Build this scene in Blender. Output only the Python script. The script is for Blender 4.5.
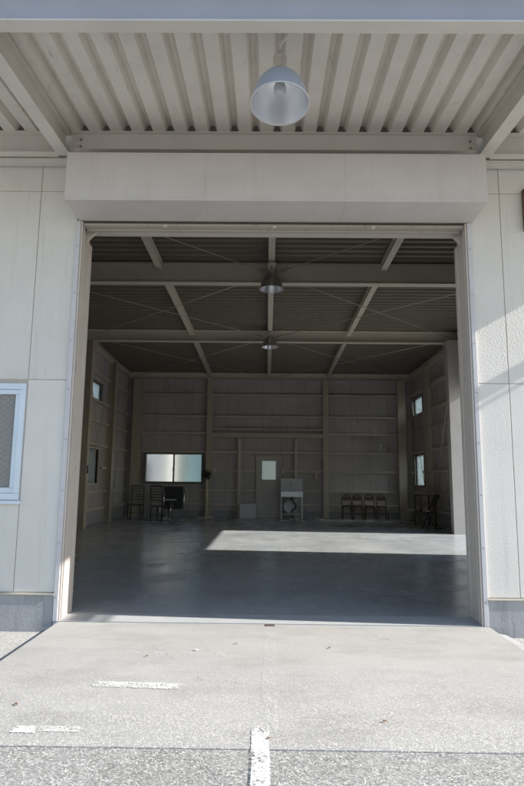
import bpy, bmesh, math, random
from mathutils import Vector, Matrix
random.seed(7)
C = bpy.context.scene.collection
S = bpy.context.scene
PI = math.pi
for o in list(bpy.data.objects): bpy.data.objects.remove(o)

# ---------------------------------------------------------------- camera
H = 1.231
p, yaw, roll = 0.14895, -0.00964, 0.01051
cy, sy, cp, sp = math.cos(yaw), math.sin(yaw), math.cos(p), math.sin(p)
F = Vector((sy*cp, cy*cp, sp)); R = Vector((cy, -sy, 0)); U = R.cross(F)
cr, sr = math.cos(roll), math.sin(roll)
R2 = R*cr + U*sr; U2 = -R*sr + U*cr
cam_d = bpy.data.cameras.new('camera'); cam = bpy.data.objects.new('camera', cam_d); C.objects.link(cam)
M = Matrix((R2, U2, -F)).transposed().to_4x4(); M.translation = Vector((0, 0, H))
cam.matrix_world = M
cam_d.sensor_fit = 'VERTICAL'; cam_d.sensor_height = 36; cam_d.lens = 580.26/786*36
cam_d.clip_end = 3000; cam_d.clip_start = 0.05
S.camera = cam

# ---------------------------------------------------------------- light
EL, AZ = math.radians(29.5), math.radians(4.3)      # sun to the right, slightly towards the viewer
w = bpy.data.worlds.new('World'); S.world = w; w.use_nodes = True
nt = w.node_tree; bg = nt.nodes['Background']
sky = nt.nodes.new('ShaderNodeTexSky'); sky.sky_type = 'NISHITA'; sky.sun_disc = False
sky.sun_elevation = EL
sky.sun_rotation = PI/2 + AZ                         # clockwise from +Y
sky.air_density = 1.0; sky.dust_density = 0.6
nt.links.new(sky.outputs[0], bg.inputs[0]); bg.inputs[1].default_value = 0.12
sd = bpy.data.lights.new('sun', 'SUN'); sun = bpy.data.objects.new('sun', sd); C.objects.link(sun)
sd.energy = 4.6; sd.angle = math.radians(0.5); sd.color = (1.0, 0.955, 0.89)
ld = Vector((-math.cos(AZ)*math.cos(EL), math.sin(AZ)*math.cos(EL), -math.sin(EL)))
sun.rotation_euler = ld.to_track_quat('-Z', 'Y').to_euler(); sun.location = (30, -3, 18)
S.view_settings.view_transform = 'Standard'; S.view_settings.look = 'None'
S.view_settings.exposure = 1.05; S.view_settings.gamma = 1
S.view_settings.use_curve_mapping = False
S.cycles.max_bounces = 12; S.cycles.diffuse_bounces = 8; S.cycles.glossy_bounces = 4
S.cycles.transmission_bounces = 8

# ---------------------------------------------------------------- helpers
OFF = {}
def tag(o, label=None, cat=None, group=None, kind=None):
    if label: o['label'] = label
    if cat: o['category'] = cat
    if group: o['group'] = group
    if kind: o['kind'] = kind
    return o
def thing(name, label, cat, loc=(0, 0, 0), rz=0, group=None):
    o = bpy.data.objects.new(name, None); C.objects.link(o); o.location = loc; o.rotation_euler = (0, 0, rz)
    o.empty_display_size = .2
    OFF[o.name] = Vector((0, 0, 0)); return tag(o, label, cat, group)
class MB:
    def __init__(s): s.bm = bmesh.new()
    def face(s, pts):
        return s.bm.faces.new([s.bm.verts.new(q) for q in pts])
    def box(s, x0, x1, y0, y1, z0, z1):
        v = [s.bm.verts.new((x, y, z)) for x in (x0, x1) for y in (y0, y1) for z in (z0, z1)]
        for f in ((0,1,3,2),(4,6,7,5),(0,4,5,1),(2,3,7,6),(0,2,6,4),(1,5,7,3)): s.bm.faces.new([v[i] for i in f])
        return s
    def prism(s, poly, a, b):
        """poly = list of 3D points (planar), swept by vector from a to b offsets"""
        a = Vector(a); b = Vector(b); n = len(poly)
        va = [s.bm.verts.new(Vector(q)+a) for q in poly]; vb = [s.bm.verts.new(Vector(q)+b) for q in poly]
        s.bm.faces.new(va); s.bm.faces.new(vb[::-1])
        for i in range(n): s.bm.faces.new((va[i], vb[i], vb[(i+1) % n], va[(i+1) % n]))
        return s
    def tube(s, pts, r, n=8, cap=True):
        pts = [Vector(q) for q in pts]; rings = []
        if not isinstance(r, (list, tuple)): r = [r]*len(pts)
        up = None
        for i, q in enumerate(pts):
            d = (pts[min(i+1, len(pts)-1)] - pts[max(i-1, 0)]).normalized()
            if up is None:
                up = Vector((0, 0, 1)) if abs(d.z) < .9 else Vector((1, 0, 0))
            a = d.cross(up).normalized(); b = a.cross(d).normalized(); up = b
            rings.append([s.bm.verts.new(q + (a*math.cos(2*PI*k/n) + b*math.sin(2*PI*k/n))*r[i]) for k in range(n)])
        for A, B in zip(rings, rings[1:]):
            for k in range(n): f = s.bm.faces.new((A[k], A[(k+1) % n], B[(k+1) % n], B[k])); f.smooth = True
        if cap: s.bm.faces.new(rings[0][::-1]); s.bm.faces.new(rings[-1])
        return s
    def lathe(s, prof, n=32, c=(0, 0, 0)):
        rings = []
        for r, z in prof:
            rings.append([s.bm.verts.new((c[0]+max(r, .0005)*math.cos(2*PI*k/n), c[1]+max(r, .0005)*math.sin(2*PI*k/n), c[2]+z)) for k in range(n)])
        for A, B in zip(rings, rings[1:]):
            for k in range(n): f = s.bm.faces.new((A[k], A[(k+1) % n], B[(k+1) % n], B[k])); f.smooth = True
        return s
    def build(s, name, mat, parent=None, bevel=0, solid=0, rot=None, about=(0, 0, 0), split=False):
        if split:
            s.bm.verts.ensure_lookup_table(); seen = set(); out = []
            for v0 in list(s.bm.verts):
                if v0 in seen: continue
                st = [v0]; seen.add(v0); isl = []
                while st:
                    v = st.pop(); isl.append(v)
                    for e in v.link_edges:
                        u = e.other_vert(v)
                        if u not in seen: seen.add(u); st.append(u)
                k = MB(); mp = {v: k.bm.verts.new(v.co) for v in isl}
                for f in {f for v in isl for f in v.link_faces}: k.bm.faces.new([mp[v] for v in f.verts])
                out.append(k.build(name, mat, parent, bevel, solid))
            s.bm.free(); return out[0]
        if rot is not None:
            m = Matrix.Translation(about) @ rot.to_4x4() @ Matrix.Translation(-Vector(about))
            bmesh.ops.transform(s.bm, matrix=m, verts=s.bm.verts)
        bmesh.ops.recalc_face_normals(s.bm, faces=s.bm.faces)
        me = bpy.data.meshes.new(name); s.bm.to_mesh(me); s.bm.free()
        o = bpy.data.objects.new(name, me); C.objects.link(o); me.materials.append(mat)
        if parent: o.parent = parent
        if solid:
            k = o.modifiers.new('thick', 'SOLIDIFY'); k.thickness = solid; k.offset = 0
        if bevel:
            k = o.modifiers.new('bev', 'BEVEL'); k.width = bevel; k.segments = 2; k.limit_method = 'ANGLE'
        return o
def B(x0, x1, y0, y1, z0, z1): return MB().box(x0, x1, y0, y1, z0, z1)
def hbeam_x(m, x0, x1, yc, z0, z1, fw=.15, t=.012):       # H section running along X
    m.box(x0, x1, yc-fw/2, yc+fw/2, z0, z0+t); m.box(x0, x1, yc-fw/2, yc+fw/2, z1-t, z1)
    m.box(x0, x1, yc-t/2, yc+t/2, z0+t, z1-t); return m
def hcol(m, xc, yc, z0, z1, w, d, t=.012, face='x'):       # H column, flanges facing +-x or +-y
    if face == 'x':
        m.box(xc-d/2, xc-d/2+t, yc-w/2, yc+w/2, z0, z1); m.box(xc+d/2-t, xc+d/2, yc-w/2, yc+w/2, z0, z1)
        m.box(xc-d/2+t, xc+d/2-t, yc-t/2, yc+t/2, z0, z1)
    else:
        m.box(xc-w/2, xc+w/2, yc-d/2, yc-d/2+t, z0, z1); m.box(xc-w/2, xc+w/2, yc+d/2-t, yc+d/2, z0, z1)
        m.box(xc-t/2, xc+t/2, yc-d/2+t, yc+d/2-t, z0, z1)
    return m
def dup(root, loc, rz=0, label=None):
    r = root.copy(); C.objects.link(r); r.location = loc; r.rotation_euler = (0, 0, rz)
    if label: r['label'] = label
    for ch in list(root.children):
        c = ch.copy(); C.objects.link(c); c.parent = r
        for g in list(ch.children):
            d = g.copy(); C.objects.link(d); d.parent = c
    return r

# ---------------------------------------------------------------- materials
def mat(name, col, rough=.6, metal=0, col2=None, ns=3.0, amt=.5, dirt=None, dirt_s=(1, 1, 1), dirt_lo=.55, dirt_hi=.75,
        dirt_a=.6, bump=0, bs=60, speck=0, speck_s=120, spec=.5, coat=0):
    m = bpy.data.materials.new(name); m.use_nodes = True; t = m.node_tree; N = t.nodes; L = t.links
    b = N['Principled BSDF']; b.inputs['Roughness'].default_value = rough; b.inputs['Metallic'].default_value = metal
    b.inputs['Specular IOR Level'].default_value = spec
    tc = N.new('ShaderNodeTexCoord')
    def noise(sc, det=6, vec=None, rgh=.6):
        n = N.new('ShaderNodeTexNoise'); n.inputs['Scale'].default_value = sc; n.inputs['Detail'].default_value = det
        n.inputs['Roughness'].default_value = rgh; L.new(vec or tc.outputs['Object'], n.inputs['Vector']); return n
    def mix(fac, a, bb, mode='MIX'):
        x = N.new('ShaderNodeMix'); x.data_type = 'RGBA'; x.blend_type = mode
        for i, v in ((0, fac), (6, a), (7, bb)):
            if isinstance(v, (float, int)): x.inputs[i].default_value = v
            elif isinstance(v, tuple): x.inputs[i].default_value = (*v, 1)
            else: L.new(v, x.inputs[i])
        return x.outputs[2]
    def ramp(src, lo, hi, a=0., bb=1.):
        r = N.new('ShaderNodeMapRange'); r.inputs[1].default_value = lo; r.inputs[2].default_value = hi
        r.inputs[3].default_value = a; r.inputs[4].default_value = bb; L.new(src, r.inputs[0]); return r.outputs[0]
    c2 = col2 or tuple(x*.86 for x in col)
    out = mix(ramp(noise(ns).outputs[0], .35, .65, 0, amt), tuple(col), tuple(c2))
    if speck:
        out = mix(ramp(noise(speck_s, 3).outputs[0], .3, .7, 0, speck), out, mix(1.0, out, (.45, .45, .45), 'MULTIPLY'))
    if dirt:
        mp = N.new('ShaderNodeMapping'); mp.inputs['Scale'].default_value = dirt_s; L.new(tc.outputs['Object'], mp.inputs[0])
        out = mix(ramp(noise(2.2, 8, mp.outputs[0], .7).outputs[0], dirt_lo, dirt_hi, 0, dirt_a), out, tuple(dirt))
    L.new(out, b.inputs['Base Color'])
    if bump:
        bn = N.new('ShaderNodeBump'); bn.inputs['Strength'].default_value = 1; bn.inputs['Distance'].default_value = bump
        L.new(noise(bs, 4).outputs[0], bn.inputs['Height']); L.new(bn.outputs[0], b.inputs['Normal'])
    m['h'] = 1
    return m, dict(t=t, N=N, L=L, b=b, tc=tc, noise=noise, mix=mix, ramp=ramp, out=out)
def M_(*a, **k): return mat(*a, **k)[0]

WALLC = (.72, .69, .645)
m_plain = M_('wall_panel_smooth', WALLC, .7, dirt=(.46, .42, .37), dirt_s=(5, 5, .3), dirt_lo=.54, dirt_hi=.8, dirt_a=.45, bump=.0022, bs=70, ns=1.2)
m_rough = M_('wall_panel_stucco', WALLC, .75, dirt=(.46, .42, .35), dirt_s=(5, 5, .4), dirt_lo=.54, dirt_hi=.8, dirt_a=.45, bump=.0085, bs=62, ns=1.5)
m_seal = M_('joint_sealant', (.52, .475, .40), .8)
m_inseal = M_('dark_sealant', (.2, .18, .165), .8)
m_plinth = M_('plinth_concrete', (.43, .43, .435), .9, col2=(.34, .34, .35), ns=2, amt=.9, dirt=(.13, .13, .135), dirt_s=(3, 2, .5), dirt_lo=.5, dirt_hi=.75, dirt_a=.7, bump=.0018, bs=40, speck=.4)
m_box = M_('shutter_box_paint', (.59, .55, .52), .5, dirt=(.40, .35, .30), dirt_s=(3.5, 1, .35), dirt_lo=.55, dirt_hi=.85, dirt_a=.4, bump=.002, bs=2.5)
m_steel = M_('beige_steel_paint', (.64, .60, .54), .5, dirt=(.20, .15, .10), dirt_s=(5, 5, 5), dirt_lo=.64, dirt_hi=.75, dirt_a=.7, bump=.0005, bs=60)
m_fascia = M_('fascia_paint', (.60, .57, .51), .5, dirt=(.30, .25, .18), dirt_s=(4, 4, 4), dirt_lo=.62, dirt_hi=.74, dirt_a=.6, bump=.0005, bs=60)
m_deck = M_('canopy_deck_paint', (.70, .655, .595), .6, dirt=(.16, .14, .12), dirt_s=(8, 2.5, 8), dirt_lo=.59, dirt_hi=.74, dirt_a=.45, ns=2.5, amt=.8, bump=.001, bs=20)
m_stain0 = M_('screw_steel', (.35, .33, .30), .5, metal=.6)
m_casing = M_('casing_paint', (.58, .56, .57), .45, dirt=(.35, .3, .27), dirt_s=(6, 6, 1), dirt_lo=.6, dirt_hi=.8, dirt_a=.4)
m_bar = M_('shutter_bar_paint', (.42, .375, .33), .5, dirt=(.16, .11, .08), dirt_s=(8, 8, 3), dirt_lo=.6, dirt_hi=.72, dirt_a=.7)
m_jamb = M_('jamb_beige_paint', (.58, .52, .47), .5, dirt=(.16, .11, .08), dirt_s=(8, 8, 3), dirt_lo=.63, dirt_hi=.72, dirt_a=.8)
m_instl = M_('interior_brown_steel', (.45, .39, .31), .5, dirt=(.14, .11, .08), dirt_s=(2, 2, 2), dirt_lo=.6, dirt_hi=.8, dirt_a=.4)
m_flange = m_instl
m_girt = M_('girt_steel', (.55, .475, .405), .55, dirt=(.15, .12, .09), dirt_s=(2, 2, 2), dirt_lo=.6, dirt_hi=.8, dirt_a=.5)
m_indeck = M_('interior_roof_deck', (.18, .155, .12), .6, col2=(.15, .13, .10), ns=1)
m_inwall = M_('interior_wall_board', (.50, .465, .455), .8, col2=(.40, .37, .36), ns=.8, amt=.9, dirt=(.14, .12, .11), dirt_s=(1.6, 1.6, .4), dirt_lo=.55, dirt_hi=.75, dirt_a=.5, bump=.002, bs=30)
m_incon = M_('interior_base_concrete', (.33, .33, .33), .9, bump=.003, bs=30)
m_white = M_('white_post_paint', (.47, .445, .42), .5, dirt=(.4, .35, .3), dirt_s=(4, 4, 1), dirt_lo=.6, dirt_hi=.8, dirt_a=.4)
m_alu = M_('window_aluminium', (.66, .72, .80), .35, metal=.25, dirt=(.4, .4, .4), dirt_lo=.6, dirt_hi=.9, dirt_a=.3)
m_aludk = M_('dark_window_frame', (.16, .145, .125), .5)
m_black = M_('black_plastic', (.02, .02, .022), .5)
m_blkmetal = M_('black_lacquer', (.018, .016, .015), .4)
m_chrome = M_('chrome_tube', (.75, .75, .75), .2, metal=1)
m_stain = M_('stainless_steel', (.50, .51, .52), .4, metal=.8, dirt=(.4, .4, .4), dirt_lo=.5, dirt_hi=.8, dirt_a=.4)
m_cream = M_('cream_enamel', (.62, .55, .38), .45)
m_whitep = M_('white_enamel', (.55, .56, .57), .4)
m_wood = M_('brown_wood', (.16, .075, .035), .5, col2=(.07, .03, .015), ns=12, amt=.9)
m_stoolw = M_('stool_wood', (.10, .06, .035), .5, col2=(.06, .035, .02), ns=9)
m_tabtop = M_('grey_laminate', (.42, .43, .44), .35)
m_rod = M_('brace_rod_steel', (.42, .38, .31), .5)
m_leaf = M_('dry_leaf', (.16, .08, .03), .8)
m_paper = M_('pale_scrap', (.75, .73, .68), .8)

# floor inside: painted, semi gloss
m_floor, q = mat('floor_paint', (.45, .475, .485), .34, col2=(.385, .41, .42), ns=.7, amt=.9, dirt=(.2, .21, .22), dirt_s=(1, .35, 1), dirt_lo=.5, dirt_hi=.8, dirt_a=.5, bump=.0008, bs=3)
n_ = q['noise'](1.3, 8); q['L'].new(q['ramp'](n_.outputs[0], .3, .75, .15, .38), q['b'].inputs['Roughness'])
def _op(o, a, b):
    x = q['N'].new('ShaderNodeMath'); x.operation = o
    for k, v in ((0, a), (1, b)):
        if isinstance(v, (int, float)): x.inputs[k].default_value = v
        else: q['L'].new(v, x.inputs[k])
    return x.outputs[0]
# pale reflected-light band painted across the middle of the slab, dark scuffs, fine drag marks
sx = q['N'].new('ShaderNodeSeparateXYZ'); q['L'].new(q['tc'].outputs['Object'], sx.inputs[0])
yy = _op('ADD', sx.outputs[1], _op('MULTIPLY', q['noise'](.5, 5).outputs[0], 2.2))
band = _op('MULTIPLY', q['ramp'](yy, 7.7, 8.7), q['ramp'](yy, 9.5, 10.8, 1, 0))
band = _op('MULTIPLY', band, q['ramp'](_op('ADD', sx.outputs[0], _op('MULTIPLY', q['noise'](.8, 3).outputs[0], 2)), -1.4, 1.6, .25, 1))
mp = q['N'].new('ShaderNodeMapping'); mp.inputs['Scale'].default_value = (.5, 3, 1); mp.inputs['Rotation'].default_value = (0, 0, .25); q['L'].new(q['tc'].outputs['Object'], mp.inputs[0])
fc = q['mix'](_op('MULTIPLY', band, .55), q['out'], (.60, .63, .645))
fc = q['mix'](q['ramp'](q['noise'](3, 8, mp.outputs[0], .75).outputs[0], .52, .72, 0, .35), fc, (.50, .525, .53))
fc = q['mix'](q['ramp'](q['noise'](9, 8, mp.outputs[0], .8).outputs[0], .66, .76, 0, .3), fc, (.22, .23, .24))
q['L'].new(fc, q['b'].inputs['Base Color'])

# concrete apron: fine aggregate, more worn towards the road
def concrete(name, base, base2, worn_y=None, stone=90, contrast=.5, bump=.004):
    m, q = mat(name, base, .92, col2=base2, ns=.9, amt=.8)
    N, L, mix, ramp, noise, tc = q['N'], q['L'], q['mix'], q['ramp'], q['noise'], q['tc']
    out = q['out']
    v = N.new('ShaderNodeTexVoronoi'); v.inputs['Scale'].default_value = stone; L.new(tc.outputs['Object'], v.inputs['Vector'])
    sp = N.new('ShaderNodeSeparateColor'); L.new(v.outputs['Color'], sp.inputs[0])
    v2 = N.new('ShaderNodeTexVoronoi'); v2.inputs['Scale'].default_value = stone*2.6; L.new(tc.outputs['Object'], v2.inputs['Vector'])
    sp2 = N.new('ShaderNodeSeparateColor'); L.new(v2.outputs['Color'], sp2.inputs[0])
    patch = ramp(noise(3.5, 7, rgh=.75).outputs[0], .42, .62)
    if worn_y:
        sx = N.new('ShaderNodeSeparateXYZ'); L.new(tc.outputs['Object'], sx.inputs[0])
        g = ramp(sx.outputs[1], worn_y[0], worn_y[1], 1, .12)
        mm = N.new('ShaderNodeMath'); mm.operation = 'MULTIPLY'; L.new(g, mm.inputs[0]); L.new(ramp(patch, 0, 1, .55, 1), mm.inputs[1]); wear = mm.outputs[0]
    else:
        wear = ramp(patch, 0, 1, .55, 1)
    dark = mix(ramp(sp.outputs[0], .45, .75), out, (base[0]*(1-contrast), base[1]*(1-contrast), base[2]*(1-contrast)))
    lite = mix(ramp(sp.outputs[1], .72, .9), dark, (min(.75, base[0]*1.6), min(.74, base[1]*1.6), min(.72, base[2]*1.6)))
    c = mix(wear, out, lite)
    fine = mix(ramp(sp2.outputs[0], .5, 1, 0, .35), c, mix(1., c, (.55, .55, .55), 'MULTIPLY'))
    L.new(fine, q['b'].inputs['Base Color'])
    bg_ = N.new('ShaderNodeMapping'); bg_.inputs['Scale'].default_value = (.8, 1.6, 1); L.new(tc.outputs['Object'], bg_.inputs[0])
    st1 = mix(ramp(noise(1.6, 9, bg_.outputs[0], .68).outputs[0], .48, .68, 0, .42), fine, mix(1., fine, (.60, .595, .58), 'MULTIPLY'))
    st2 = mix(ramp(noise(5.5, 6, rgh=.7).outputs[0], .62, .72, 0, .45), st1, mix(1., st1, (.62, .60, .57), 'MULTIPLY'))
    cr = N.new('ShaderNodeTexVoronoi'); cr.feature = 'DISTANCE_TO_EDGE'; cr.inputs['Scale'].default_value = .75
    wm = N.new('ShaderNodeMapping'); L.new(tc.outputs['Object'], wm.inputs[0]); wn = noise(2.5, 6)
    va_ = N.new('ShaderNodeVectorMath'); va_.operation = 'MULTIPLY_ADD'; L.new(wn.outputs['Color'], va_.inputs[0]); va_.inputs[1].default_value = (.5, .5, .5); L.new(wm.outputs[0], va_.inputs[2]); L.new(va_.outputs[0], cr.inputs['Vector'])
    ck = N.new('ShaderNodeMath'); ck.operation = 'MULTIPLY'; L.new(ramp(cr.outputs['Distance'], .0, .004, .55, 0), ck.inputs[0]); L.new(ramp(noise(.9, 3).outputs[0], .5, .6), ck.inputs[1])
    fine = mix(ck.outputs[0], st2, (.12, .115, .11))
    L.new(fine, q['b'].inputs['Base Color'])
    bn = N.new('ShaderNodeBump'); bn.inputs['Distance'].default_value = bump; bn.inputs['Strength'].default_value = 1
    a = N.new('ShaderNodeMath'); a.operation = 'MULTIPLY'; L.new(wear, a.inputs[0]); L.new(v.outputs['Distance'], a.inputs[1])
    a2 = N.new('ShaderNodeMath'); a2.operation = 'ADD'; L.new(a.outputs[0], a2.inputs[0]); L.new(noise(45, 5).outputs[0], a2.inputs[1])
    L.new(a2.outputs[0], bn.inputs['Height']); L.new(bn.outputs[0], q['b'].inputs['Normal'])
    return m
m_apron = concrete('apron_concrete', (.415, .405, .382), (.345, .337, .318), (2.6, 4.3), 150, .42, .0012)
m_road = concrete('worn_road', (.345, .337, .32), (.28, .274, .26), None, 120, .58, .0018)
m_side = concrete('side_concrete', (.42, .41, .385), (.34, .335, .315), None, 130, .3, .002)

# worn white paint: thins out into the aggregate
def paint_mark(name, lo, hi, mx):
    m, q = mat(name, (.70, .69, .67), .85)
    N, L, ramp, noise, tc = q['N'], q['L'], q['ramp'], q['noise'], q['tc']
    def op(o, a, b):
        x = N.new('ShaderNodeMath'); x.operation = o
        for k, v in ((0, a), (1, b)):
            if isinstance(v, (int, float)): x.inputs[k].default_value = v
            else: L.new(v, x.inputs[k])
        return x.outputs[0]
    g = N.new('ShaderNodeSeparateXYZ'); L.new(tc.outputs['Generated'], g.inputs[0])
    e = None
    for ax in (0, 1):
        d = op('MINIMUM', g.outputs[ax], op('SUBTRACT', 1, g.outputs[ax])); e = d if e is None else op('MINIMUM', e, d)
    v = N.new('ShaderNodeTexVoronoi'); v.inputs['Scale'].default_value = 120; L.new(tc.outputs['Object'], v.inputs['Vector'])
    sp = N.new('ShaderNodeSeparateColor'); L.new(v.outputs['Color'], sp.inputs[0])
    h = op('ADD', op('MULTIPLY', sp.outputs[0], .30), op('MULTIPLY', noise(60, 4, rgh=.7).outputs[0], .35))
    h = op('ADD', h, op('MULTIPLY', noise(7, 4).outputs[0], .6)); h = op('ADD', h, ramp(e, 0, .12, -.16, 0))
    tr = N.new('ShaderNodeBsdfTransparent'); ms = N.new('ShaderNodeMixShader')
    L.new(ramp(h, lo, hi, 0, mx), ms.inputs[0]); L.new(tr.outputs[0], ms.inputs[1]); L.new(q['b'].outputs[0], ms.inputs[2])
    L.new(ms.outputs[0], N['Material Output'].inputs['Surface']); return m
m_mark = paint_mark('worn_white_paint', .40, .62, .9)
m_one = paint_mark('scuffed_white_paint', .42, .62, .85)
m_mid = paint_mark('half_worn_paint', .47, .68, .75)
m_faint2 = paint_mark('patched_mortar', .45, .8, .22)
m_faint = paint_mark('faint_white_paint', .58, .88, .5)

def glass(name, col=(.8, .85, .85), rough=.05, pattern=0, trans=.9):
    m = bpy.data.materials.new(name); m.use_nodes = True; t = m.node_tree; b = t.nodes['Principled BSDF']
    b.inputs['Base Color'].default_value = (*col, 1); b.inputs['Roughness'].default_value = rough
    b.inputs['Transmission Weight'].default_value = trans; b.inputs['IOR'].default_value = 1.45
    tc = t.nodes.new('ShaderNodeTexCoord')
    if pattern:
        hs = []
        for rz in (PI/4+.12, -PI/4-.12):
            mp = t.nodes.new('ShaderNodeMapping'); mp.inputs['Rotation'].default_value = (0, rz, 0); t.links.new(tc.outputs['Object'], mp.inputs[0])
            wv = t.nodes.new('ShaderNodeTexWave'); wv.inputs['Scale'].default_value = 8; wv.bands_direction = 'X'; t.links.new(mp.outputs[0], wv.inputs[0]); hs.append(wv)
        mx = t.nodes.new('ShaderNodeMath'); mx.operation = 'MAXIMUM'; t.links.new(hs[0].outputs['Fac'], mx.inputs[0]); t.links.new(hs[1].outputs['Fac'], mx.inputs[1])
        bn = t.nodes.new('ShaderNodeBump'); bn.inputs['Distance'].default_value = pattern; t.links.new(mx.outputs[0], bn.inputs['Height']); t.links.new(bn.outputs[0], b.inputs['Normal'])
    else:
        n = t.nodes.new('ShaderNodeTexNoise'); n.inputs['Scale'].default_value = 2; t.links.new(tc.outputs['Object'], n.inputs[0])
        bn = t.nodes.new('ShaderNodeBump'); bn.inputs['Distance'].default_value = .001; t.links.new(n.outputs[0], bn.inputs['Height']); t.links.new(bn.outputs[0], b.inputs['Normal'])
    return m
g_pat = glass('patterned_glass', (.50, .49, .46), .12, .007, .5)
g_dim = glass('dim_obscured_glass', (.16, .16, .15), .4)
g_white = glass('white_obscured_glass', (.9, .9, .88), .45)
g_clear = glass('clear_glass', (.8, .92, .92), .02)
g_frost = glass('frosted_glass', (.92, .92, .90), .24)
g_door = glass('door_glass', (.34, .34, .32), .45)
g_haze = glass('hazy_glass', (.62, .71, .72), .4)

# ---------------------------------------------------------------- setting
CX = .05
XL, XR, D, HD = -1.85, 1.93, 5.28, 3.68
tag(B(-700, 700, -700, 900, -.6, -.09).build('ground', m_side), kind='structure')
tag(B(-40, 40, -12, 2.895, -.085, -.004).build('road', m_road), kind='structure')
ap = MB(); ap.box(-1.80, 1.93, 2.905, 5.255, -.12, 0); tag(ap.build('apron', m_apron, bevel=.006), kind='structure')
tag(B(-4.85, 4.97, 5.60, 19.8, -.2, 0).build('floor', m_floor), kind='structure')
tag(B(-1.845, 1.925, 5.26, 5.595, -.2, .004).build('threshold', M_('threshold_concrete', (.46, .47, .47), .6, col2=(.38, .39, .39), ns=4, dirt=(.15, .15, .15), dirt_a=.5, bump=.001)), kind='structure')
def mark(x0, x1, y0, y1, m=m_mark, skew=0, z=.0035, n=14):
    b = MB(); top = []; bot = []
    for i in range(n+1):
        x = x0+(x1-x0)*i/n; yy = skew*i/n
        top.append((x, y1+yy+random.uniform(-.006, .006), z)); bot.append((x, y0+yy+random.uniform(-.006, .006), z))
    b.face(bot+top[::-1]); return tag(b.build('painted_line', m), kind='structure')
mark(-1.04, -.50, 3.68, 3.775, m_one, skew=-.03)
mark(-1.245, -1.12, 3.035, 3.115, skew=-.01); mark(-1.14, -.90, 3.045, 3.11, m_mid)
mark(-1.04, -.70, 4.34, 4.43, m_faint, skew=-.04); mark(-.62, -.25, 4.30, 4.40, m_faint)
b = MB()
def vmark(x0, x1, y0, y1, m, n=16, z=.0035):
    b = MB(); l = []; r = []
    for i in range(n+1):
        y = y0+(y1-y0)*i/n; l.append((x0+random.uniform(-.005, .005), y, z)); r.append((x1+random.uniform(-.005, .005), y, z))
    b.face(l+r[::-1]); tag(b.build('painted_line', m), kind='structure')
vmark(-.06, .024, 1.6, 3.15, m_mark)
vmark(-.02, .065, 3.12, 4.1, m_faint); vmark(-.01, .075, 4.05, 5.1, m_faint); mark(-1.25, -.35, 3.28, 3.44, m_faint2)
cp_ = [(1.13, 6.66), (1.28, 6.55), (1.38, 6.56), (1.5, 6.42), (1.64, 6.30), (1.78, 6.13), (1.88, 6.10)]
cb_ = MB(); cb_.face([(x, y-.004*(1+(i % 3)*.4), .003) for i, (x, y) in enumerate(cp_)]+[(x, y+.004*(1+((i+1) % 3)*.4), .003) for i, (x, y) in enumerate(cp_)][::-1])
tag(cb_.build('floor_crack', M_('crack_dark', (.06, .06, .06), .9)), kind='structure')
# drain channel / kerb strips beside the apron
tag(MB().prism([(1.94, 0, -.09), (2.12, 0, -.09), (2.05, 0, -.05), (1.94, 0, -.03)], (0, 3.0, 0), (0, 5.2, 0)).build('kerb_strip', m_plinth), kind='structure')

# ---------------------------------------------------------------- the warehouse
m_roofsteel = M_('roof_steel_paint', (.60, .545, .46), .5, dirt=(.2, .16, .12), dirt_s=(2, 2, 2), dirt_lo=.62, dirt_hi=.8, dirt_a=.4)
W = thing('warehouse', 'beige panelled warehouse with a wide open doorway in its front wall', 'building', (CX, 5.28, 0))
def wb(mb, name, m, parent=None, **k):
    bmesh.ops.translate(mb.bm, verts=mb.bm.verts, vec=-Vector(W.location)); return mb.build(name, m, parent or W, **k)
J = .003
# front wall: backing + panels with recessed joints; seams at +-2.22, z 2.13 and 3.99
top = 5.35
core = MB()
core.box(-4.93, -3.85, 5.287, 5.42, .22, top); core.box(-3.85, -2.24, 5.287, 5.42, .22, 1.05); core.box(-3.85, -2.24, 5.287, 5.42, 2.07, top); core.box(-2.24, XL, 5.287, 5.42, .22, top)
core.box(XL, XR, 5.287, 5.42, HD+.04, top); core.box(XR, 5.05, 5.287, 5.42, .22, top)
wb(core, 'front_wall', m_seal)
sm, ro = MB(), MB()
def pan(x0, x1, z0, z1): (sm if z1 <= 2.2 else ro).box(x0+J, x1-J, D, 5.286, z0+J, z1-J)
for z0, z1 in ((.235, 2.13), (2.13, 3.99), (3.99, top)):
    pan(-2.22, XL, z0, z1); pan(XR, 2.22, z0, z1)
    xs = [2.22+.61*i for i in range(5)]+[5.05]
    for a, c in zip(xs, xs[1:]): pan(a, c, z0, z1)
xs = [-2.22-.61*i for i in range(5)]+[-4.93]
for a, c in zip(xs, xs[1:]):
    for z0, z1 in ((2.13, 3.99), (3.99, top)): pan(c, a, z0, z1)
pan(-2.83, -2.22, .235, 1.02); pan(-3.44, -2.83, .235, 1.02); pan(-3.88, -3.44, .235, 1.02); pan(-4.93, -3.88, .235, 2.13)
ro.box(XL+J, XR-J, D, 5.286, HD+.05, 3.99-J); ro.box(XL+J, XR-J, D, 5.286, 3.99+J, top-J)
wb(sm, 'wall_panel', m_plain, bevel=.003, split=True); wb(ro, 'wall_panel', m_rough, bevel=.003, split=True)
pl = MB(); pl.box(-4.95, XL, 5.262, 5.42, -.15, .218); pl.box(XR, 5.07, 5.262, 5.42, -.15, .218); wb(pl, 'plinth', m_plinth, bevel=.006, split=True)
fl = MB(); fl.box(-4.95, XL, 5.25, 5.275, .219, .232); fl.box(XR, 5.07, 5.25, 5.275, .219, .232); wb(fl, 'flashing', m_seal, split=True)
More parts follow.
